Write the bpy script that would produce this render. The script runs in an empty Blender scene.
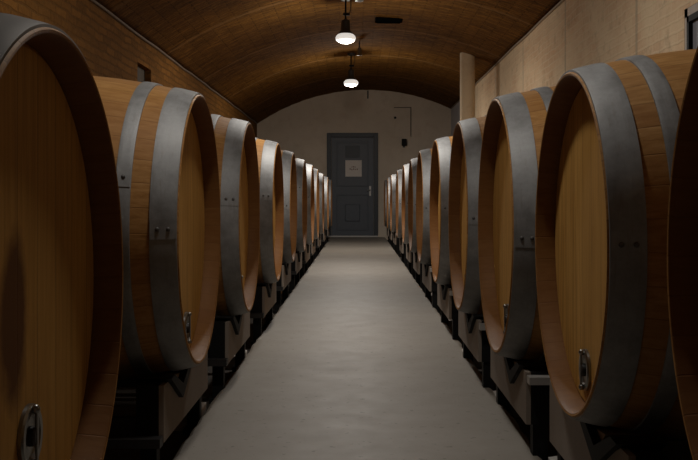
import bpy, bmesh, math, random
from mathutils import Vector, Matrix
random.seed(7)
PI = math.pi
scene = bpy.context.scene
COL = scene.collection
EYE = 0.768            # camera height above the aisle slab

# ------------------------------------------------------------------ node helpers
class NT:
    def __init__(self, name):
        self.m = bpy.data.materials.new(name); self.m.use_nodes = True
        self.t = self.m.node_tree; self.t.nodes.clear()
        self.out = self.n('ShaderNodeOutputMaterial')
        self.b = self.n('ShaderNodeBsdfPrincipled')
        self.l(self.b.outputs[0], self.out.inputs[0])
    def n(self, typ, **kw):
        x = self.t.nodes.new(typ)
        for k, v in kw.items(): setattr(x, k, v)
        return x
    def l(self, a, b): self.t.links.new(a, b)
    def set(self, sock, v):
        if hasattr(v, 'node'): self.l(v, sock)
        else: sock.default_value = v
    def math(self, op, a, b=0.0, c=0.0):
        x = self.n('ShaderNodeMath', operation=op)
        self.set(x.inputs[0], a); self.set(x.inputs[1], b); self.set(x.inputs[2], c)
        return x.outputs[0]
    def mix(self, fac, a, b, mode='MIX'):
        x = self.n('ShaderNodeMix', data_type='RGBA', blend_type=mode)
        self.set(x.inputs[0], fac); self.set(x.inputs[6], a); self.set(x.inputs[7], b)
        return x.outputs[2]
    def obj(self): return self.n('ShaderNodeTexCoord').outputs['Object']
    def mapping(self, v, scale=(1, 1, 1), loc=(0, 0, 0)):
        x = self.n('ShaderNodeMapping'); self.l(v, x.inputs[0])
        x.inputs['Scale'].default_value = scale
        self.set(x.inputs['Location'], loc)
        return x.outputs[0]
    def noise(self, v, scale, detail=5, rough=.6, dist=0.0):
        x = self.n('ShaderNodeTexNoise'); self.l(v, x.inputs['Vector'])
        x.inputs['Scale'].default_value = scale; x.inputs['Detail'].default_value = detail
        x.inputs['Roughness'].default_value = rough; x.inputs['Distortion'].default_value = dist
        return x.outputs[0]
    def white(self, w):
        x = self.n('ShaderNodeTexWhiteNoise', noise_dimensions='1D'); self.set(x.inputs['W'], w)
        return x.outputs[0]
    def ramp(self, f, stops):
        x = self.n('ShaderNodeValToRGB'); self.l(f, x.inputs[0])
        e = x.color_ramp.elements
        while len(e) > 1: e.remove(e[-1])
        e[0].position = stops[0][0]; e[0].color = c4(stops[0][1])
        for p, c in stops[1:]:
            q = e.new(p); q.color = c4(c)
        return x.outputs[0]
    def rng(self, f, a, b, c, d):
        x = self.n('ShaderNodeMapRange'); self.set(x.inputs[0], f)
        for i, v in enumerate((a, b, c, d)): x.inputs[i + 1].default_value = v
        return x.outputs[0]
    def bump(self, h, strength=.3, dist=.01):
        x = self.n('ShaderNodeBump'); self.l(h, x.inputs['Height'])
        x.inputs['Strength'].default_value = strength; x.inputs['Distance'].default_value = dist
        self.l(x.outputs[0], self.b.inputs['Normal'])
    def base(self, c): self.set(self.b.inputs['Base Color'], c)
    def rough(self, c): self.set(self.b.inputs['Roughness'], c)

def c4(c):
    if isinstance(c, (int, float)): return (c, c, c, 1)
    return (c[0], c[1], c[2], 1)

def srgb(r, g, b):
    f = lambda u: (u / 255 / 12.92) if u / 255 <= .04045 else ((u / 255 + .055) / 1.055) ** 2.4
    return (f(r), f(g), f(b))

def plain(name, col, rough=.6, metal=0.0, var=.15, scale=20):
    m = NT(name); v = m.obj(); n = m.noise(v, scale)
    m.base(m.mix(n, c4([x * (1 - var) for x in col]), c4([min(1, x * (1 + var)) for x in col])))
    m.rough(rough); m.b.inputs['Metallic'].default_value = metal
    return m.m

# ------------------------------------------------------------------ materials
def mat_staves():
    m = NT('oak_staves'); v = m.obj()
    s = m.n('ShaderNodeSeparateXYZ'); m.l(v, s.inputs[0])
    rnd = m.n('ShaderNodeObjectInfo').outputs['Random']
    ang = m.math('ARCTAN2', s.outputs[1], s.outputs[2])
    u = m.math('MULTIPLY', m.math('ADD', m.math('DIVIDE', ang, 2 * PI), .5), 40.0)
    idx = m.math('FLOOR', u); fr = m.math('FRACT', u)
    w = m.white(m.math('ADD', idx, m.math('MULTIPLY', rnd, 91.0)))
    loc = m.n('ShaderNodeCombineXYZ'); m.l(m.math('MULTIPLY', w, 9.0), loc.inputs[0]); m.l(m.math('MULTIPLY', rnd, 20), loc.inputs[1])
    g = m.noise(m.mapping(v, (2.5, 34, 34), loc.outputs[0]), 2.2, 6, .65, .4)
    stain = m.noise(m.mapping(v, (1, 1, 1), loc.outputs[0]), 2.0, 3)
    c = m.ramp(g, [(.25, (.31, .145, .042)), (.5, (.47, .245, .082)), (.75, (.60, .345, .135))])
    c = m.mix(m.math('MULTIPLY', m.rng(w, 0, 1, 0, .45), 1.0), c, (.32, .135, .042, 1))
    c = m.mix(m.rng(stain, .5, .75, 0, .3), c, (.16, .065, .035, 1))
    edge = m.math('MINIMUM', fr, m.math('SUBTRACT', 1.0, fr))
    gap = m.rng(edge, 0, .03, .38, 0)
    c = m.mix(gap, c, (.05, .022, .01, 1))
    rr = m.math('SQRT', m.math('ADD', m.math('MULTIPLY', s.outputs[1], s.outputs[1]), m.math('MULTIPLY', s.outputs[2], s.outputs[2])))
    inner = m.math('MULTIPLY', m.math('LESS_THAN', rr, .4035), .75)  # shade of the recessed rim put into the wood colour, all round
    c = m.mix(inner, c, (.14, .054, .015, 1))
    m.base(c); m.b.inputs['Specular IOR Level'].default_value = .12; m.rough(m.rng(g, 0, 1, .45, .68))
    m.bump(m.math('SUBTRACT', m.math('MULTIPLY', g, .3), gap), .35, .003)
    return m.m

def mat_head(stained=False):
    m = NT('oak_head_stained' if stained else 'oak_head'); v = m.obj()
    s = m.n('ShaderNodeSeparateXYZ'); m.l(v, s.inputs[0])
    rnd = m.n('ShaderNodeObjectInfo').outputs['Random']
    u = m.math('MULTIPLY', m.math('ADD', s.outputs[1], 1.0), 10.5)
    idx = m.math('FLOOR', u); fr = m.math('FRACT', u)
    w = m.white(m.math('ADD', idx, m.math('MULTIPLY', rnd, 57.0)))
    loc = m.n('ShaderNodeCombineXYZ'); m.l(m.math('MULTIPLY', w, 9.0), loc.inputs[2]); m.l(m.math('MULTIPLY', rnd, 20), loc.inputs[0])
    g = m.noise(m.mapping(v, (20, 30, 1.6), loc.outputs[0]), 2.0, 6, .65, .5)
    blot = m.noise(m.mapping(v, (1, 1, 1), loc.outputs[0]), 4.0, 3)
    c = m.ramp(g, [(.25, (.40, .20, .048)), (.5, (.60, .325, .085)), (.75, (.72, .42, .13))])
    c = m.mix(m.rng(w, 0, 1, 0, .35), c, (.43, .22, .055, 1))
    c = m.mix(m.rng(blot, .55, .8, 0, .25), c, (.30, .15, .05, 1))
    edge = m.math('MINIMUM', fr, m.math('SUBTRACT', 1.0, fr))
    gap = m.rng(edge, 0, .025, .6, 0)
    c = m.mix(gap, c, (.10, .05, .02, 1))
    if stained:
        dy = m.math('DIVIDE', m.math('SUBTRACT', s.outputs[1], .065), .065)
        dz = m.math('DIVIDE', m.math('ADD', s.outputs[2], .03), .15)
        d = m.math('SQRT', m.math('ADD', m.math('MULTIPLY', dy, dy), m.math('MULTIPLY', dz, dz)))
        d = m.math('ADD', d, m.math('MULTIPLY', m.math('SUBTRACT', m.noise(v, 14), .5), .6))
        c = m.mix(m.rng(d, .65, 1.05, .9, 0), c, (.12, .045, .018, 1))
    m.base(c); m.b.inputs['Specular IOR Level'].default_value = .12; m.rough(m.rng(g, 0, 1, .48, .7))
    m.bump(m.math('SUBTRACT', m.math('MULTIPLY', g, .3), gap), .3, .003)
    return m.m

def mat_hoop():
    m = NT('galvanised_steel'); v = m.obj()
    rnd = m.n('ShaderNodeObjectInfo').outputs['Random']
    loc = m.n('ShaderNodeCombineXYZ'); m.l(m.math('MULTIPLY', rnd, 30), loc.inputs[0])
    n1 = m.noise(m.mapping(v, (1, 1, 1), loc.outputs[0]), 9, 6, .7)
    n2 = m.noise(m.mapping(v, (22, 3, 3), loc.outputs[0]), 6, 4, .6)
    c = m.ramp(n1, [(.3, (.19, .188, .185)), (.55, (.31, .312, .312)), (.75, (.41, .415, .418))])
    c = m.mix(m.rng(n2, .55, .8, 0, .5), c, (.20, .17, .145, 1))
    m.base(c); m.rough(m.rng(n1, .3, .7, .52, .68)); m.b.inputs['Metallic'].default_value = .45
    m.bump(n2, .15, .002)
    return m.m

def mat_brick(name, cols, mortar, uvscale=1.0, bw=.25, bh=.065, wash=None, washamt=(.4, .7, 0, .5), swap=False, seams=None, ms=.012, bump=.6, soft=0.0, streak=False):
    """brick on a mesh with a UV map in metres"""
    m = NT(name); uv = m.n('ShaderNodeUVMap'); v = uv.outputs[0]
    s = m.n('ShaderNodeSeparateXYZ'); m.l(v, s.inputs[0])
    warp = m.noise(v, 3, 2)
    cb = m.n('ShaderNodeCombineXYZ')
    wv = m.math('MULTIPLY', m.math('SUBTRACT', warp, .5), .05)
    a, b = (s.outputs[1], s.outputs[0]) if swap else (s.outputs[0], s.outputs[1])
    m.l(a, cb.inputs[0]); m.l(m.math('ADD', b, wv), cb.inputs[1])
    br = m.n('ShaderNodeTexBrick'); m.l(cb.outputs[0], br.inputs['Vector'])
    br.inputs['Color1'].default_value = c4(cols[0]); br.inputs['Color2'].default_value = c4(cols[1])
    br.inputs['Mortar'].default_value = c4(mortar)
    br.inputs['Scale'].default_value = 1.0; br.inputs['Brick Width'].default_value = bw; br.inputs['Row Height'].default_value = bh
    br.inputs['Mortar Size'].default_value = ms; br.inputs['Mortar Smooth'].default_value = .6
    br.inputs['Bias'].default_value = -.1
    big = m.noise(v, 1.1, 6, .65); fine = m.noise(v, 26, 5, .7)
    c = m.mix(soft, br.outputs[0], c4([(p + q) / 2 for p, q in zip(*cols[:2])]))
    c = m.mix(m.rng(fine, .35, .75, 0, .55), c, c4(cols[2]))
    if wash: c = m.mix(m.rng(big, *washamt), c, c4(wash))
    c = m.mix(m.rng(m.noise(v, 5, 5, .7), .55, .72, 0, .5), c, c4([x * .45 for x in cols[0]]))
    if streak:
        sk = m.noise(m.mapping(v, (1.5, 5.5, 1)), 2.4, 6, .75, .5)
        c = m.mix(m.rng(sk, .48, .66, 0, .65), c, c4([x * .28 for x in cols[0]]))
        sk2 = m.noise(m.mapping(v, (1.8, 5, 1), (3, 7, 0)), 2.8, 6, .75, .5)
        c = m.mix(m.rng(sk2, .52, .68, 0, .5), c, c4([min(1, x * 1.5) for x in cols[2]]))
    h = m.math('SUBTRACT', m.math('MULTIPLY', fine, .9), m.math('MULTIPLY', br.outputs['Fac'], 1 - soft))
    if seams:
        per, wd, col, amt, ax, ph = seams
        f = m.math('FRACT', m.math('ADD', m.math('ADD', m.math('DIVIDE', s.outputs[ax], per), ph), m.math('MULTIPLY', warp, .01)))
        e = m.math('MINIMUM', f, m.math('SUBTRACT', 1.0, f))
        sm = m.rng(e, wd / per * .35, wd / per, amt, 0)
        c = m.mix(sm, c, c4(col)); h = m.math('SUBTRACT', h, m.math('MULTIPLY', sm, 1.2))
    m.base(c); m.rough(.95); m.b.inputs['Specular IOR Level'].default_value = .08; m.bump(h, bump, .012)
    return m.m

def mat_concrete():
    m = NT('worn_concrete'); v = m.obj()
    a = m.noise(v, .9, 6, .6); b = m.noise(v, 7, 6, .7); f = m.noise(v, 60, 3, .6)
    st = m.noise(m.mapping(v, (1.2, .35, 1)), 3.2, 5, .7)
    c = m.ramp(a, [(.3, (.22, .195, .163)), (.7, (.285, .256, .218))])
    c = m.mix(m.rng(b, .42, .75, 0, .2), c, (.2, .175, .15, 1))
    c = m.mix(m.rng(st, .55, .7, 0, .12), c, (.38, .355, .33, 1))
    sp = m.noise(v, 34, 2, .5)
    near = m.n('ShaderNodeSeparateXYZ'); m.l(v, near.inputs[0])
    c = m.mix(m.rng(sp, .66, .7, 0, .6), c, (.10, .085, .07, 1))
    m.base(c); m.b.inputs['Specular IOR Level'].default_value = .16; m.rough(m.rng(b, .3, .7, .48, .56)); m.bump(m.math('ADD', m.math('MULTIPLY', b, .5), m.math('MULTIPLY', f, .15)), .02, .003)
    return m.m

def mat_plaster(name, c1, c2, c3):
    m = NT(name); v = m.obj(); a = m.noise(v, 1.0, 6, .6); b = m.noise(v, 6, 6, .7)
    c = m.ramp(a, [(.3, c1), (.7, c2)])
    c = m.mix(m.rng(b, .5, .75, 0, .5), c, c4(c3))
    m.base(c); m.rough(.88); m.bump(b, .2, .01)
    return m.m

M = {}
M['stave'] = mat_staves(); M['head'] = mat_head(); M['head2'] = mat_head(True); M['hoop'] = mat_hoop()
M['vault'] = mat_brick('vault_brick', [(.145, .062, .010), (.045, .018, .003), (.23, .108, .022)], (.022, .010, .002), bw=.28, bh=.07, wash=(.15, .068, .012),
                       seams=(2.4, .05, (.26, .15, .06), .45, 1, -.4167), ms=.008, bump=.9, soft=.05, streak=True)
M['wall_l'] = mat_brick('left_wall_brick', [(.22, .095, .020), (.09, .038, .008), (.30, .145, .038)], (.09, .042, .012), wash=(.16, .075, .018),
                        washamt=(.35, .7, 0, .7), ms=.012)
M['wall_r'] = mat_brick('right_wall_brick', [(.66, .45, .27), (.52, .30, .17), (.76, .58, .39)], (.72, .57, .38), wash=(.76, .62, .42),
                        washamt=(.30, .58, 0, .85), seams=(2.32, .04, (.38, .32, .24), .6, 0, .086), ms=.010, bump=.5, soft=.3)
M['plaster'] = mat_plaster('end_wall_plaster', (.66, .56, .44), (.78, .67, .54), (.58, .45, .33))
M['plaster_b'] = mat_plaster('grey_plaster', (.62, .64, .70), (.70, .72, .78), (.55, .56, .60))
M['conc'] = mat_concrete()
M['ground'] = plain('dark_earth', (.035, .028, .022), .95, 0, .5, 12)
M['block'] = plain('grey_beam', (.26, .215, .175), .8, 0, .2, 9)
M['pad'] = plain('pale_concrete', (.62, .59, .55), .8, 0, .15, 25)
M['black'] = plain('black_steel', (.012, .012, .012), .6, .0, .2, 20)
[n for n in M['black'].node_tree.nodes if n.type == 'BSDF_PRINCIPLED'][0].inputs['Specular IOR Level'].default_value = .12
M['vent'] = plain('recess_shade_black', (.0025, .0025, .0025), .95, 0, .1, 20)  # near-black stands in for the shade inside the vent opening
[n for n in M['vent'].node_tree.nodes if n.type == 'BSDF_PRINCIPLED'][0].inputs['Specular IOR Level'].default_value = 0
M['dark'] = plain('dark_steel', (.045, .043, .042), .5, .5, .2, 20)
M['dark_hoop'] = plain('weathered_dark_steel', (.10, .09, .08), .5, .5, .35, 9)  # darker steel for the hoops of the nearest left barrel
M['rivet'] = plain('rivet_steel', (.13, .125, .12), .55, .5, .1, 30)
M['chrome'] = plain('stainless_steel', (.30, .30, .285), .28, 1.0, .08, 30)
M['wedge'] = plain('pale_wedge_wood', (.42, .30, .20), .7, 0, .2, 30)
M['strip'] = plain('galvanised_strip', (.50, .48, .45), .5, .4, .15, 20)
M['door'] = plain('blue_grey_paint', (.085, .096, .115), .5, 0, .12, 6)
M['doorf'] = plain('dark_blue_grey_paint', (.030, .036, .044), .5, 0, .12, 6)
M['paper'] = plain('paper', (.80, .74, .68), .8, 0, .05, 10)
M['ink'] = plain('brown_print', (.30, .19, .15), .8, 0, .1, 10)
M['pillar'] = mat_plaster('cream_paint', (.58, .45, .29), (.68, .54, .36), (.46, .31, .19))
M['mould'] = plain('dusty_ledge', (.30, .24, .17), .85, 0, .3, 14)
M['mould_d'] = plain('dark_dusty_ledge', (.17, .125, .085), .85, 0, .4, 9)
M['winp'] = plain('blue_grey_shutter', (.20, .205, .23), .6, 0, .12, 8)
M['reveal'] = plain('reveal_plaster', (.45, .40, .35), .85, 0, .15, 8)
M['seal'] = plain('dark_joint', (.07, .055, .04), .9, 0, .2, 8)
g = NT('glowing_diffuser'); g.base((.8, .8, .8, 1)); g.b.inputs['Emission Color'].default_value = (1, .95, .88, 1); g.b.inputs['Emission Strength'].default_value = .62
M['glow'] = g.m

# ------------------------------------------------------------------ mesh helpers
def link(name, me, parent=None):
    o = bpy.data.objects.new(name, me); COL.objects.link(o)
    if parent: o.parent = parent
    return o
def obj(name, bm, mat, parent=None, smooth=False, angle=40):
    bmesh.ops.recalc_face_normals(bm, faces=bm.faces)
    me = bpy.data.meshes.new(name); bm.to_mesh(me); bm.free()
    for mm in (mat if isinstance(mat, list) else [mat]): me.materials.append(mm)
    if smooth:
        for p in me.polygons: p.use_smooth = True
        me.set_sharp_from_angle(angle=math.radians(angle))
    return link(name, me, parent)
def thing(name, label, cat, loc=(0, 0, 0), rz=0, group=None):
    o = bpy.data.objects.new(name, None); COL.objects.link(o); o.empty_display_size = .1
    o.location = loc; o.rotation_euler = (0, 0, rz); tag(o, label, cat, group); return o
def tag(o, label, cat, group=None):
    o['label'] = label; o['category'] = cat
    if group: o['group'] = group
    return o
def struct(o): o['kind'] = 'structure'; return o
def box(bm, x0, x1, y0, y1, z0, z1, bev=0.0):
    vs = [bm.verts.new(p) for p in ((x0,y0,z0),(x1,y0,z0),(x1,y1,z0),(x0,y1,z0),(x0,y0,z1),(x1,y0,z1),(x1,y1,z1),(x0,y1,z1))]
    fs = [bm.faces.new([vs[i] for i in f]) for f in ((0,3,2,1),(4,5,6,7),(0,1,5,4),(1,2,6,5),(2,3,7,6),(3,0,4,7))]
    if bev:
        es = list({e for f in fs for e in f.edges})
        bmesh.ops.bevel(bm, geom=es, offset=bev, segments=2, affect='EDGES', profile=.5)
    return bm
def B(*a, **k): bm = bmesh.new(); return box(bm, *a, **k)
def prism_x(bm, poly, x0, x1):
    """polygon in (y, z) extruded along x"""
    a = [bm.verts.new((x0, y, z)) for y, z in poly]; b = [bm.verts.new((x1, y, z)) for y, z in poly]
    bm.faces.new(a); bm.faces.new(b[::-1]); n = len(poly)
    for i in range(n): bm.faces.new((a[i], b[i], b[(i + 1) % n], a[(i + 1) % n]))
    return bm
def lathe_x(bm, prof, seg=96, closed=False, cap0=False, cap1=False):
    """profile of (x, r) spun about the x axis"""
    rings = []
    for x, r in prof:
        rings.append([bm.verts.new((x, r * math.sin(2 * PI * i / seg), r * math.cos(2 * PI * i / seg))) for i in range(seg)])
    m = len(rings)
    for k in range(m if closed else m - 1):
        p, q = rings[k], rings[(k + 1) % m]
        for i in range(seg): bm.faces.new((p[i], p[(i + 1) % seg], q[(i + 1) % seg], q[i]))
    if cap0: bm.faces.new(rings[0])
    if cap1: bm.faces.new(rings[-1][::-1])
    return bm
def lathe_z(bm, prof, seg=32, cx=0, cy=0, cap=True):
    rings = [[bm.verts.new((cx + r * math.cos(2*PI*i/seg), cy + r * math.sin(2*PI*i/seg), z)) for i in range(seg)] for r, z in prof]
    for p, q in zip(rings, rings[1:]):
        for i in range(seg): bm.faces.new((p[i], p[(i + 1) % seg], q[(i + 1) % seg], q[i]))
    if cap: bm.faces.new(rings[0]); bm.faces.new(rings[-1][::-1])
    return bm
def tube(bm, pts, r, seg=10):
    pts = [Vector(p) for p in pts]; rings = []
    for i, p in enumerate(pts):
        d = (pts[min(i + 1, len(pts) - 1)] - pts[max(i - 1, 0)]).normalized()
        up = Vector((0, 0, 1)) if abs(d.z) < .9 else Vector((0, 1, 0))
        a = d.cross(up).normalized(); b = d.cross(a)
        rings.append([bm.verts.new(p + r * (math.cos(t) * a + math.sin(t) * b)) for t in [2 * PI * k / seg for k in range(seg)]])
    for p, q in zip(rings, rings[1:]):
        for i in range(seg): bm.faces.new((p[i], p[(i + 1) % seg], q[(i + 1) % seg], q[i]))
    bm.faces.new(rings[0]); bm.faces.new(rings[-1][::-1])
    return bm
def copy_tree(o, parent=None):
    c = o.copy(); COL.objects.link(c)
    if parent: c.parent = parent
    for ch in list(o.children): copy_tree(ch, c)
    return c

# ------------------------------------------------------------------ setting
GZ = -.06                                    # ground beside the slab
XL, XR, YF, YB = -2.04, 1.88, 20.2, -1.6
HL, HR = EYE + 1.53, EYE + 1.83              # springing heights, left and right
def circle3(p, q, r):
    (ax, ay), (bx, by), (cx, cy) = p, q, r
    d = 2 * (ax * (by - cy) + bx * (cy - ay) + cx * (ay - by))
    ux = ((ax*ax+ay*ay)*(by-cy) + (bx*bx+by*by)*(cy-ay) + (cx*cx+cy*cy)*(ay-by)) / d
    uy = ((ax*ax+ay*ay)*(cx-bx) + (bx*bx+by*by)*(ax-cx) + (cx*cx+cy*cy)*(bx-ax)) / d
    return ux, uy, math.hypot(ax - ux, ay - uy)
ACX, ACZ, ARR = circle3((XL, HL), (.26, EYE + 2.215), (XR, HR))
def ceil_z(x): return ACZ + math.sqrt(max(0, ARR * ARR - (x - ACX) ** 2))
A0 = math.atan2(HL - ACZ, XL - ACX); A1 = math.atan2(HR - ACZ, XR - ACX)

def uvquad(bm, uvl, co, uv, mi=0):
    f = bm.faces.new([bm.verts.new(p) for p in co]); f.material_index = mi
    for lp, u in zip(f.loops, uv): lp[uvl].uv = u
    return f

def make_vault():
    bm = bmesh.new(); uvl = bm.loops.layers.uv.new('UVMap')
    # shallow ring joints: each bay bulges a little between two joints
    joints = [YB, 1.0, 3.4, 5.8, 8.2, 10.6, 13.0, 15.4, 17.8, YF]
    ys = []
    for a, b in zip(joints, joints[1:]):
        for t in (0.0, .012, .03, .5, .97, .988):
            dz = {0.0: .0, .012: .003, .03: .007, .5: .009, .97: .007, .988: .003}[t]
            ys.append((a + (b - a) * t, dz))
    ys.append((YF, 0))
    seg = 56; grid = []
    rnd = random.Random(3)
    wob = [[rnd.uniform(-.004, .004) for _ in range(seg + 1)] for _ in ys]
    for j, (y, dz) in enumerate(ys):
        row = []
        for i in range(seg + 1):
            a = A0 + (A1 - A0) * i / seg; r = ARR + dz + wob[j][i] - .012
            row.append((bm.verts.new((ACX + r * math.cos(a), y, ACZ + r * math.sin(a))), ((A0 - a) * ARR, y)))
        grid.append(row)
    for j in range(len(grid) - 1):
        for i in range(seg):
            q = [grid[j][i], grid[j][i + 1], grid[j + 1][i + 1], grid[j + 1][i]]
            f = bm.faces.new([v for v, _ in q])
            for lp, (_, u) in zip(f.loops, q): lp[uvl].uv = u
    me = bpy.data.meshes.new('ceiling'); bm.to_mesh(me); bm.free(); me.materials.append(M['vault'])
    for p in me.polygons: p.use_smooth = True
    o = struct(link('ceiling', me))
    s = o.modifiers.new('thick', 'SOLIDIFY'); s.thickness = .15; s.offset = 1
    return o
make_vault()

def wall_panel(bm, uvl, x, y0, y1, z0, z1, mi, t):
    """slab with its inner face at x and its outer at x+t"""
    uvquad(bm, uvl, [(x, y0, z0), (x, y1, z0), (x, y1, z1), (x, y0, z1)], [(y0, z0), (y1, z0), (y1, z1), (y0, z1)], mi)
    uvquad(bm, uvl, [(x+t, y0, z0), (x+t, y0, z1), (x+t, y1, z1), (x+t, y1, z0)], [(y0, z0), (y0, z1), (y1, z1), (y1, z0)], mi)
    for (ya, yb, za, zb) in ((y0, y0, z0, z1), (y1, y1, z0, z1)):
        uvquad(bm, uvl, [(x, ya, za), (x+t, ya, za), (x+t, ya, zb), (x, ya, zb)], [(0, za), (t, za), (t, zb), (0, zb)], mi)
    for z in (z0, z1):
        uvquad(bm, uvl, [(x, y0, z), (x+t, y0, z), (x+t, y1, z), (x, y1, z)], [(0, y0), (t, y0), (t, y1), (0, y1)], mi)
def finish(name, bm, mats):
    me = bpy.data.meshes.new(name); bm.to_mesh(me); bm.free()
    for m_ in mats: me.materials.append(m_)
    return struct(link(name, me))
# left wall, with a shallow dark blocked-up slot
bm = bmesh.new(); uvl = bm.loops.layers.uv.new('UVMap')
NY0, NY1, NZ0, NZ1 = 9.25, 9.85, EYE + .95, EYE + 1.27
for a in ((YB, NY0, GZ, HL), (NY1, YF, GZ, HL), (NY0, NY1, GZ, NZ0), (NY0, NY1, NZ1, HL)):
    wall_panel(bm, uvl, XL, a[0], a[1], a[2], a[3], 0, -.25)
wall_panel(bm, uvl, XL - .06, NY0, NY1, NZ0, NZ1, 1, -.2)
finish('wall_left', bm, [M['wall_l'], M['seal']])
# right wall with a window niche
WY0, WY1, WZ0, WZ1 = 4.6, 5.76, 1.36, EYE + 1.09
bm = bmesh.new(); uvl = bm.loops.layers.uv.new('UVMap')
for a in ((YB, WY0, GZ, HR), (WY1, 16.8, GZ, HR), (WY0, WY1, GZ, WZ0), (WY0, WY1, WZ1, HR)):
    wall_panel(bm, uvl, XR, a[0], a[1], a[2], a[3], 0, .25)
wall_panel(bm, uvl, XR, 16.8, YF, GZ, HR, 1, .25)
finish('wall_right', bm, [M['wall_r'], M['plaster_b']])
w = thing('window_1', 'x', 'x', (XR, (WY0 + WY1) / 2, WZ0)); del w['label'], w['category']; struct(w)
hw, hh = (WY1 - WY0) / 2, WZ1 - WZ0
bm = bmesh.new()
for a in ((-hw, -hw + .05, 0, hh), (hw - .05, hw, 0, hh), (-hw, hw, hh - .05, hh), (-hw, hw, 0, .05)):
    box(bm, .002, .022, a[0], a[1], a[2], a[3])
obj('window_reveal', bm, M['reveal'], w)
bm = bmesh.new()
for a in ((-hw + .05, -hw + .085, .05, hh - .05), (hw - .085, hw - .05, .05, hh - .05), (-hw + .05, hw - .05, hh - .085, hh - .05), (-hw + .05, hw - .05, .05, .085)):
    box(bm, -.004, .05, a[0], a[1], a[2], a[3])
obj('window_frame', bm, M['black'], w)
bm = B(.02, .04, -hw + .085, hw - .085, .085, hh - .085); box(bm, .005, .02, -.02, .02, .085, hh - .085)
obj('shutter_panel', bm, M['winp'], w)

# far and near end walls
bm = bmesh.new()
def end_wall(y0, y1, mat, name):
    bm = bmesh.new(); n = 40
    pts = [(XR + .2, GZ), (XL - .2, GZ)] + [(x, ceil_z(min(max(x, XL), XR)) + .05) for x in [XL - .2 + (XR - XL + .4) * i / n for i in range(n + 1)]]
    a = [bm.verts.new((x, y0, z)) for x, z in pts]; b = [bm.verts.new((x, y1, z)) for x, z in pts]
    bm.faces.new(a); bm.faces.new(b[::-1])
    for i in range(len(pts)): bm.faces.new((a[i], a[(i+1) % len(pts)], b[(i+1) % len(pts)], b[i]))
    return struct(obj(name, bm, mat))
end_wall(YF, YF + .25, M['plaster'], 'wall_back')
end_wall(YB - .25, YB, M['plaster'], 'wall_front')

# ledges running along the springing of the vault
def ledge(name, x, z, mat, s, breaks):
    bm = bmesh.new(); rnd = random.Random(5)
    for y0, y1 in breaks:
        ys = [y0 + (y1 - y0) * i / 24 for i in range(25)]
        tube(bm, [(x + s * rnd.uniform(.008, .014), y, z + rnd.uniform(-.006, .006)) for y in ys], .012, 8)
    return struct(obj(name, bm, mat, smooth=True))
ledge('trim_1', XL, HL - .01, M['mould_d'], 1, [(YB, 6.3), (7.4, 20.1)])
ledge('trim_2', XR, HR - .012, M['mould'], -1, [(YB, 20.1)])

# floor: earth beside, raised slab in the aisle with worn ragged edges
struct(obj('floor', B(XL - .2, XR + .2, YB, YF, GZ - .15, GZ), M['ground']))
bm = bmesh.new(); rnd = random.Random(11)
Lp, Rp = [], []
y = YB; xl, xr = -.555, .548
while y < YF - .01:
    Lp.append((xl + rnd.uniform(-.005, .005), y)); Rp.append((xr + rnd.uniform(-.005, .005), y)); y += .09
Lp.append((xl, YF)); Rp.append((xr, YF))
for (a, b, bz, zt) in ((Lp, Rp, GZ, 0),):
    rows = []
    for (x0, y0), (x1, y1) in zip(a, b):
        rows.append([bm.verts.new(p) for p in ((x0 - .01, y0, GZ), (x0, y0, -.008), (x0 + .012, y0, 0), (x1 - .012, y1, 0), (x1, y1, -.008), (x1 + .01, y1, GZ))])
    for p, q in zip(rows, rows[1:]):
        for i in range(5): bm.faces.new((p[i], p[i + 1], q[i + 1], q[i]))
        bm.faces.new((p[5], p[0], q[0], q[5]))
    bm.faces.new(rows[0]); bm.faces.new(rows[-1][::-1])
struct(obj('floor_aisle', bm, M['conc']))

# door: origin at the sill centre, facing -y
DX = -.11
d = bpy.data.objects.new('door_1', None); COL.objects.link(d); d.location = (DX, YF, 0); struct(d)
bm = bmesh.new(); W2, H = .515, 2.10
box(bm, -W2, -W2 + .085, -.06, -.0, 0, H, .004); box(bm, W2 - .085, W2, -.06, 0, 0, H, .004); box(bm, -W2 + .085, W2 - .085, -.06, 0, H - .085, H, .004)
obj('door_frame', bm, M['doorf'], d)
obj('door_leaf', B(-W2 + .09, W2 - .09, -.035, -.004, .03, H - .09, .003), M['door'], d)
bm = bmesh.new()
for (x0, x1, z0, z1) in ((-.32, .32, 1.02, 1.92), (-.32, .32, .14, .86)):
    for a in ((x0, x1, z0, z0 + .025), (x0, x1, z1 - .025, z1), (x0, x0 + .025, z0 + .025, z1 - .025), (x1 - .025, x1, z0 + .025, z1 - .025)):
        box(bm, a[0], a[1], -.047, -.0345, a[2], a[3], .004)
obj('panel_moulding', bm, M['door'], d)
bm = bmesh.new()
box(bm, -.15, .15, -.05, -.0345, .32, .66, .012)
obj('raised_panel', bm, M['door'], d)
bm = B(-.145, .145, -.044, -.0345, 1.60, 1.84, .003)
obj('dark_grille', bm, M['doorf'], d)
bm = B(.335, .375, -.043, -.0345, .83, 1.03, .003); hb = obj('handle_plate', bm, M['strip'], d)
bm = bmesh.new(); tube(bm, [(.355, -.043, .95), (.355, -.085, .95), (.34, -.095, .95), (.29, -.095, .945)], .009)
obj('door_handle', bm, M['strip'], d, True)
struct(obj('trim_3', B(DX - W2, DX + W2, YF - .09, YF - .0, 0.0, .03, .004), M['strip']))

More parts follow.
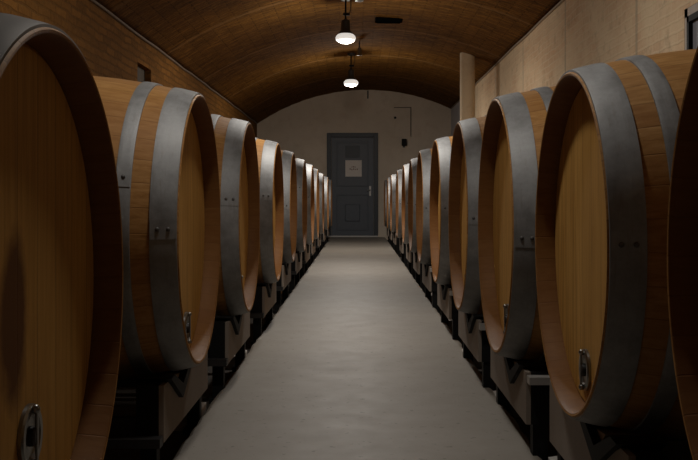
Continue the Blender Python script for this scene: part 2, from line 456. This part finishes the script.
# notice on the door
n = thing('paper_notice', 'square white paper notice with small brown print taped to the grey door', 'notice', (DX + .02, YF - .048, 1.22))
obj('sheet', B(-.165, .165, -.003, 0, 0, .33), M['paper'], n)
bm = bmesh.new(); rnd = random.Random(2)
for k in range(5):
    x = -.08 + k * .036; box(bm, x, x + .022, -.0045, -.003, .125 + rnd.uniform(0, .012), .15 + rnd.uniform(0, .02))
obj('print', bm, M['ink'], n); bm = bmesh.new()
for k in range(3):
    x = -.045 + k * .034; box(bm, x, x + .026, -.0045, -.003, .185, .20 + .01 * (k == 1))
obj('print', bm, M['ink'], n)

# hatch, small black box, hook on the far wall
h = thing('wall_hatch', 'shallow plastered hatch outlined on the end wall right of the door', 'hatch', (.90, YF, EYE + 1.26))
obj('panel', B(-.16, .16, -.012, 0, 0, .58, .003), M['plaster'], h)
bm = bmesh.new()
box(bm, -.175, .175, -.018, 0, .58, .593); box(bm, .162, .175, -.018, 0, 0, .58)
obj('rim', bm, M['seal'], h)
bm = bmesh.new(); tube(bm, [(0, 0, 0), (0, -.02, 0)], .025, 16)
k = obj('latch', bm, M['black'], h); k.location = (-.15, -.012, .38)
s = thing('wall_speaker', 'small black box mounted on the end wall right of the door', 'speaker', (.925, YF, EYE + 1.04))
bm = bmesh.new(); box(bm, -.045, .055, -.12, -.03, .03, .17, .012); obj('housing', bm, M['black'], s)
obj('bracket', B(-.02, .02, -.031, 0, .0, .12), M['dark'], s)
bm = bmesh.new(); tube(bm, [(0, -.002, .12), (0, -.03, .11), (0, -.035, 0), (0, -.02, -.03)], .012, 8)
o = obj('wall_hook', bm, M['black'], None, True); o.location = (.20, YF, EYE + 2.06)
tag(o, 'short black hook high on the end wall under the vault crown', 'hook')

# pillar
PX, PY = 1.505, 13.75
bm = bmesh.new(); pt = ceil_z(PX) + .02
lathe_z(bm, [(.12, GZ), (.12, GZ + .1), (.104, GZ + .13), (.102, 1.5), (.103, pt)], 40)
o = obj('round_pillar', bm, M['pillar'], None, True); o.location = (PX, PY, 0)
tag(o, 'round cream painted pillar rising behind the right row of barrels to the vault', 'pillar')

# ceiling vent
vy, vx = 12.3, .38
v = thing('ceiling_vent', 'black oblong vent set into the vault right of the lamps', 'vent', (vx, vy, ceil_z(vx) - .03))
obj('housing', B(-.17, .17, -.14, .14, .004, .05, .015), M['vent'], v)
bm = bmesh.new()
for k in range(5): box(bm, -.14, .14, -.11 + k * .05, -.09 + k * .05, -.004, .006)
obj('louvre', bm, M['vent'], v)

# lamps
def make_lamp():
    t = thing('pendant_lamp', 'x', 'lamp', (0, 0, 0), 0, 'pendant lamps along the vault')
    bm = bmesh.new(); lathe_z(bm, [(.018, .205), (.045, .19), (.05, .13), (.052, .085), (.075, .058), (.082, .046), (.05, .044)], 40)
    obj('lamp_holder', bm, M['dark'], t, True)
    bm = bmesh.new(); lathe_z(bm, [(.06, .047), (.085, .038), (.104, .02), (.111, 0), (.106, -.022), (.088, -.04), (.06, -.052), (.03, -.058), (.004, -.06)], 40)
    obj('diffuser', bm, M['glow'], t, True)
    return t
def finish_lamp(t, x, y, z, label):
    t.location = (x, y, z); t['label'] = label
    top = ceil_z(x) - z
    bm = bmesh.new(); tube(bm, [(0, 0, .20), (0, 0, top)], .010, 10); obj('stem', bm, M['black'], t, True)
    bm = bmesh.new(); box(bm, -.028, .045, -.02, .02, .245, .27, .004); obj('junction_box', bm, M['black'], t)
    bm = bmesh.new(); lathe_z(bm, [(.05, top - .04), (.06, top - .01), (.06, top + .01)], 24); obj('ceiling_rose', bm, M['dark'], t, True)
    bm = bmesh.new(); tube(bm, [(.03, 0, .26), (.055, 0, .30), (.06, 0, top)], .005, 8)
    obj('cable', bm, M['dark'], t, True)
lamps = [(-.135, 10.9, EYE + 1.755, 'nearer of the two glowing pendant lamps in view, hung on a black stem', 1.1),
         (-.105, 15.1, EYE + 1.755, 'farther of the two glowing pendant lamps in view, close to the end wall', 1.05),
         (-.13, 5.9, EYE + 1.80, 'pendant lamp overhead above the fourth barrels from the camera', .72),
         (-.13, 2.5, EYE + 1.80, 'pendant lamp overhead above the nearest barrels', .3)]
LAMP_W = 48
for x, y, z, lab, k in lamps:
    t = make_lamp(); finish_lamp(t, x, y, z, lab)
    ld = bpy.data.lights.new('lamp_light', 'AREA'); ld.shape = 'DISK'; ld.size = .2; ld.energy = LAMP_W * k * .62; ld.color = (1, .95, .88)
    lo = bpy.data.objects.new('lamp_light', ld); COL.objects.link(lo); lo.parent = t; lo.location = (0, 0, -.07)
    ld = bpy.data.lights.new('lamp_glow', 'POINT'); ld.shadow_soft_size = .08; ld.energy = LAMP_W * k * .55; ld.color = (1, .95, .88)
    lo = bpy.data.objects.new('lamp_glow', ld); COL.objects.link(lo); lo.parent = t; lo.location = (0, 0, -.15)

# small reflector fittings beside the two lamps in view
for x, y, z, lab in ((.012, 9.6, EYE + 1.90, 'small silver spotlight beside the nearer lamp stem, at the top edge'),
                     (.02, 14.0, EYE + 2.01, 'small silver spotlight on the vault above the farther lamp')):
    t = thing('spotlight', lab, 'spotlight', (x, y, z), 0, 'small silver spotlights')
    bm = bmesh.new(); lathe_z(bm, [(.012, .11), (.03, .10), (.034, .02), (.04, .0), (.034, .0), (.026, .03), (.008, .06)], 24); obj('reflector', bm, M['chrome'], t, True)
    bm = bmesh.new(); tube(bm, [(0, 0, .10), (0, 0, ceil_z(x) - z)], .008, 8); obj('stem', bm, M['dark'], t, True)

# ------------------------------------------------------------------ barrels
LB, R0, BU = 1.0, .41, .065
def rad(x): return R0 + BU * (1 - (2 * x / LB - 1) ** 2)
def make_barrel(headmat, hoopmat=None):
    hoopmat = hoopmat or M['hoop']
    t = thing('oak_barrel', 'x', 'barrel')
    base = R0                                   # body axis above the base of the rim
    bm = bmesh.new()
    n = 28; prof = [(.058, R0 - .019), (.050, R0 - .019), (.005, R0 - .011), (.001, R0 - .008), (.0, R0 - .003), (.003, rad(0))]
    prof += [(LB * i / n, rad(LB * i / n)) for i in range(1, n)]
    prof += [(LB - .003, rad(LB)), (LB, R0 - .003), (LB, R0 - .008), (LB - .05, R0 - .019), (LB - .058, R0 - .019)]
    lathe_x(bm, prof, 136)
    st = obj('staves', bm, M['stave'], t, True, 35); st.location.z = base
    for nm, x, dx in (('head', .052, .03), ('head', LB - .052, -.03)):
        bm = bmesh.new()
        lathe_x(bm, [(x, .001), (x, R0 - .026), (x + dx * .15, R0 - .0185), (x + dx, R0 - .018), (x + dx, .001)], 96)
        bmesh.ops.remove_doubles(bm, verts=bm.verts, dist=.0004)
        o = obj(nm, bm, headmat if dx > 0 else M['head'], t, True, 30); o.location.z = base
    for q, (a, b) in enumerate(((.004, .074), (.124, .164), (LB - .074, LB - .004), (LB - .164, LB - .124))):
        bm = bmesh.new(); k = 6
        outer = [(a + (b - a) * i / k, rad(a + (b - a) * i / k) + .005) for i in range(k + 1)]
        inner = [(x, r - .006) for x, r in outer[::-1]]
        outer[0] = (a, outer[0][1] - .001); outer[-1] = (b, outer[-1][1] - .001)
        lathe_x(bm, outer + inner, 136, closed=True)
        # overlapped end of the hoop
        for i in range(5):
            pass
        a0 = 1.50; da = .018
        vs = []
        for j in range(8):
            an = a0 + da * j; row = []
            for i in range(k + 1):
                x = a + .002 + (b - a - .004) * i / k; r = rad(x) + .0066
                row.append(bm.verts.new((x, r * math.sin(an), r * math.cos(an))))
            vs.append(row)
        for j in range(7):
            for i in range(k): bm.faces.new((vs[j][i], vs[j][i + 1], vs[j + 1][i + 1], vs[j + 1][i]))
        for j in (0, 7):
            for i in range(k):
                an = a0 + da * j
                p = [vs[j][i], vs[j][i + 1]]
                lo = [bm.verts.new((w_.co.x, w_.co.y * (1 - .006 / R0), w_.co.z * (1 - .006 / R0))) for w_ in p]
                bm.faces.new((p[0], p[1], lo[1], lo[0]))
        hp = obj('hoop', bm, hoopmat, t, True, 30); hp.location.z = base
        if q < 2:
            for fx in ((.3, .7) if q == 0 else (.5,)):
                bm = bmesh.new(); x = a + (b - a) * fx; an = a0 + da * 3.5; r = rad(x) + .007
                bmesh.ops.create_uvsphere(bm, u_segments=12, v_segments=6, radius=.006)
                bmesh.ops.scale(bm, vec=(1, .6, 1), verts=bm.verts)
                rv = obj('rivet', bm, M['rivet'], hp, True); rv.location = (x, r * math.sin(an), r * math.cos(an))
    # round stainless fitting low on the head
    bm = bmesh.new(); lathe_x(bm, [(.053, .050), (.046, .050), (.043, .046), (.043, .036), (.048, .032), (.048, .001)], 40)
    bmesh.ops.remove_doubles(bm, verts=bm.verts, dist=.0004)
    vf = obj('valve_flange', bm, M['chrome'], t, True, 30); vf.location = (0, -.0, base - .305)
    bm = bmesh.new(); lathe_x(bm, [(.050, .016), (.040, .015), (.037, .011), (.037, .001)], 24); bmesh.ops.remove_doubles(bm, verts=bm.verts, dist=.0004)
    obj('valve_cap', bm, M['dark'], vf, True, 30)
    bm = bmesh.new(); box(bm, .036, .040, -.004, .004, -.044, .044, .0015); obj('clamp_bar', bm, M['chrome'], vf)
    for sg in (-1, 1):
        bm = bmesh.new(); bmesh.ops.create_uvsphere(bm, u_segments=14, v_segments=8, radius=.0075)
        kk = obj('bolt', bm, M['chrome'], vf, True); kk.location = (.040, 0, sg * .042)
    # bung on the bulge
    bm = bmesh.new(); lathe_z(bm, [(.028, -.01), (.026, .012), (.022, .016)], 24)
    bg = obj('bung', bm, M['wedge'], t, True, 30); bg.location = (LB / 2, 0, base + rad(LB / 2))
    return t

def make_rack(sy):
    """saddle rack; local x runs away from the aisle, sy flips the near/far ends"""
    t = thing('barrel_rack', 'x', 'rack')
    def P(y): return y * sy
    def bx(bm, x0, x1, y0, y1, z0, z1, bev=0): a, b = sorted((P(y0), P(y1))); return box(bm, x0, x1, a, b, z0, z1, bev)
    H = .31; c, hwid, dep = -.11, .17, .036
    for x0, x1, nm in ((0, .075, 'front_beam'), (.79, .865, 'rear_beam')):
        H = .31 if x0 == 0 else .29
        poly = [(P(y), z) for y, z in ((-.34, .155), (.46, .155), (.46, H), (c + hwid, H), (c, H - dep - .03), (c - hwid, H), (-.34, H))]
        bm = bmesh.new(); prism_x(bm, poly, x0 + .012, x1); obj(nm, bm, M['black'], t)
        if x0 == 0:
            bm = bmesh.new(); prism_x(bm, poly, -.002, .012); obj('face_board', bm, M['block'], t)
        # black V-shaped saddle bracket let into the beam
        bm = bmesh.new(); e = .028
        poly = [(P(y), z) for y, z in ((c - hwid - .02, H + .012), (c - hwid + .03, H + .016), (c, H - dep + .002), (c + hwid - .03, H + .016), (c + hwid + .02, H + .012), (c, H - dep - e - .012))]
        prism_x(bm, poly, x0 - .016, x1 + .012); obj('saddle', bm, M['black'], t)
        bm = bmesh.new(); prism_x(bm, [(P(y), z) for y, z in ((c - .02, H - dep + .028), (c + .09, H - .015), (c + .012, H - dep + .008))], x0 + .005, x1 + .03)
        obj('wedge', bm, M['wedge'], t)
    H = .31
    for y in (-.31, .42):
        bm = bmesh.new(); bx(bm, .075, .79, y, y + .035, .165, .215); obj('side_rail', bm, M['dark'], t)
    bm = bmesh.new(); bx(bm, -.0, .865, -.385, -.341, *((H - .03, H - .008) if sy > 0 else (.15, .175))); obj('top_strip', bm, M['strip' if sy > 0 else 'dark'], t)
    for x in (.02, .805):
        for y in (-.33, .42):
            bm = bmesh.new(); z0 = .012
            bx(bm, x, x + .045, y, y + .045, z0, .155); bx(bm, x - .012, x + .057, y - .012, y + .057, z0 - .0115, z0 + .008)
            obj('foot', bm, M['black'], t)
    for sgn, y0 in ((1, .41),):
        bm = bmesh.new(); y0 = .48; poly = [(.03, y0), (.15, y0 - .002), (.16, y0 + .19), (.09, y0 + .23), (.035, y0 + .20)]
        a = [bm.verts.new((x, P(y), 0)) for x, y in poly]; b = [bm.verts.new((x * .97 + .002, P(y), .06)) for x, y in poly]
        bm.faces.new(a); bm.faces.new(b[::-1])
        for i in range(5): bm.faces.new((a[i], b[i], b[(i+1) % 5], a[(i+1) % 5]))
        obj('foot_pad', bm, M['pad'], t)
    return t

# (depth, rim offset from the camera axis, drop of the axis below the eye, size)
LEFT = [(1.45, .430, .142, .94), (3.09, .481, .092, 1.005), (4.38, .470, .079, 1), (5.99, .474, .078, 1), (7.57, .485, .062, 1), (9.1, .482, .060, 1),
        (10.55, .476, .058, 1), (12.0, .478, .060, 1), (13.9, .480, .065, 1), (15.9, .475, .070, 1), (17.8, .468, .075, 1)]
RIGHT = [(1.18, .490, .090, 1), (2.28, .472, .101, .945), (3.32, .448, .088, 1.02), (4.40, .435, .075, 1), (5.79, .443, .070, 1), (7.4, .452, .058, 1),
         (9.0, .470, .058, 1), (10.6, .479, .055, 1), (12.35, .480, .060, 1), (14.65, .482, .065, 1), (16.3, .479, .070, 1), (18.1, .479, .078, 1)]
ORD = ['nearest', 'second', 'third', 'fourth', 'fifth', 'sixth', 'seventh', 'eighth', 'ninth', 'tenth', 'eleventh', 'twelfth']
def nth(i, n, side):
    if i == n - 1: return 'last %s before the end wall in the %s row'
    if i == 0: return 'nearest %s to the camera in the %s row'
    return ORD[i] + ' %s from the camera in the %s row'
EXTRA = {(-1, 0): 'oak barrel cut off by the left frame edge, dark oval stain on its head',
         (1, 0): 'oak barrel at the right frame edge, only the dark rim edge showing',
         (1, 1): 'large oak barrel, %s',
         (-1, 1): 'oak barrel with steel valve, %s'}
proto = make_barrel(M['head'])
racks = {-1: make_rack(-1), 1: make_rack(1)}
first = {'b': True, -1: True, 1: True}
rnd = random.Random(21)
for side, data in ((-1, LEFT), (1, RIGHT)):
    for i, (yy, X, drop, sc) in enumerate(data):
        if side < 0 and i == 0: b = make_barrel(M['head2'], M['dark_hoop'])
        elif first['b']: b = proto; first['b'] = False
        else: b = copy_tree(proto)
        ps = nth(i, len(data), side) % ('barrel', 'left' if side < 0 else 'right')
        lab = EXTRA.get((side, i), 'oak barrel with grey hoops, %s')
        b['label'] = (lab % ps) if '%s' in lab else lab
        b['category'] = 'barrel'; b['group'] = 'oak barrels in the %s row' % ('left' if side < 0 else 'right')
        z = EYE - drop - R0 * sc
        if side < 0 and i == 0:
            for ch in b.children:
                if ch.name.startswith('valve'): ch.location.z += .09
        b.location = (side * X, yy, z); b.rotation_euler = (0, 0, PI if side < 0 else 0); b.scale = (sc,) * 3
        for ch in b.children:
            if ch.name.startswith('hoop'):
                want = rnd.uniform(-.06, .06) if side > 0 else rnd.uniform(-.1, .45)
                ch.rotation_euler.x = (want + (0 if side < 0 else PI) * 1.0)
        r = racks[side]
        if first[side]: first[side] = False
        else: r = copy_tree(r)
        ps = nth(i, len(data), side) % ('one', 'left' if side < 0 else 'right')
        r['label'] = 'low grey beam rack on black feet under the %s barrel of the %s row' % (('last' if i == len(data) - 1 else ORD[i]), 'left' if side < 0 else 'right')
        r['category'] = 'rack'; r['group'] = 'racks under the %s row' % ('left' if side < 0 else 'right')
        r.location = (side * (X + .055), yy - (.05 if side < 0 and i == 0 else 0), GZ); r.rotation_euler = (0, 0, PI if side < 0 else 0)
        if i == 0:
            for ch in list(r.children):
                if ch.name.startswith('foot_pad') and side < 0: first_pad = ch
        # top of the beam meets the staves just behind the rim
        r.scale = (1, 1, (z - .010 - GZ) / .31)

bpy.data.objects.remove(first_pad)

# ------------------------------------------------------------------ world, camera, view
w = bpy.data.worlds.new('World'); scene.world = w; w.use_nodes = True
w.node_tree.nodes['Background'].inputs[0].default_value = (1, .9, .8, 1)
w.node_tree.nodes['Background'].inputs[1].default_value = .0
cd = bpy.data.cameras.new('Camera'); cam = bpy.data.objects.new('Camera', cd); COL.objects.link(cam)
cam.location = (0, 0, EYE); cam.rotation_euler = (PI / 2, 0, 0)
cd.sensor_width = 36; cd.sensor_fit = 'HORIZONTAL'; cd.lens = 1000 / 698 * 36
cd.shift_x = -9 / 698; cd.shift_y = -31 / 698; cd.clip_start = .05; cd.clip_end = 60
scene.camera = cam
scene.cycles.sample_clamp_indirect = 2.0; scene.cycles.caustics_reflective = False; scene.cycles.caustics_refractive = False
scene.view_settings.view_transform = 'Standard'; scene.view_settings.look = 'None'
scene.view_settings.gamma = 1; scene.view_settings.use_curve_mapping = False
scene.view_settings.exposure = 0.0
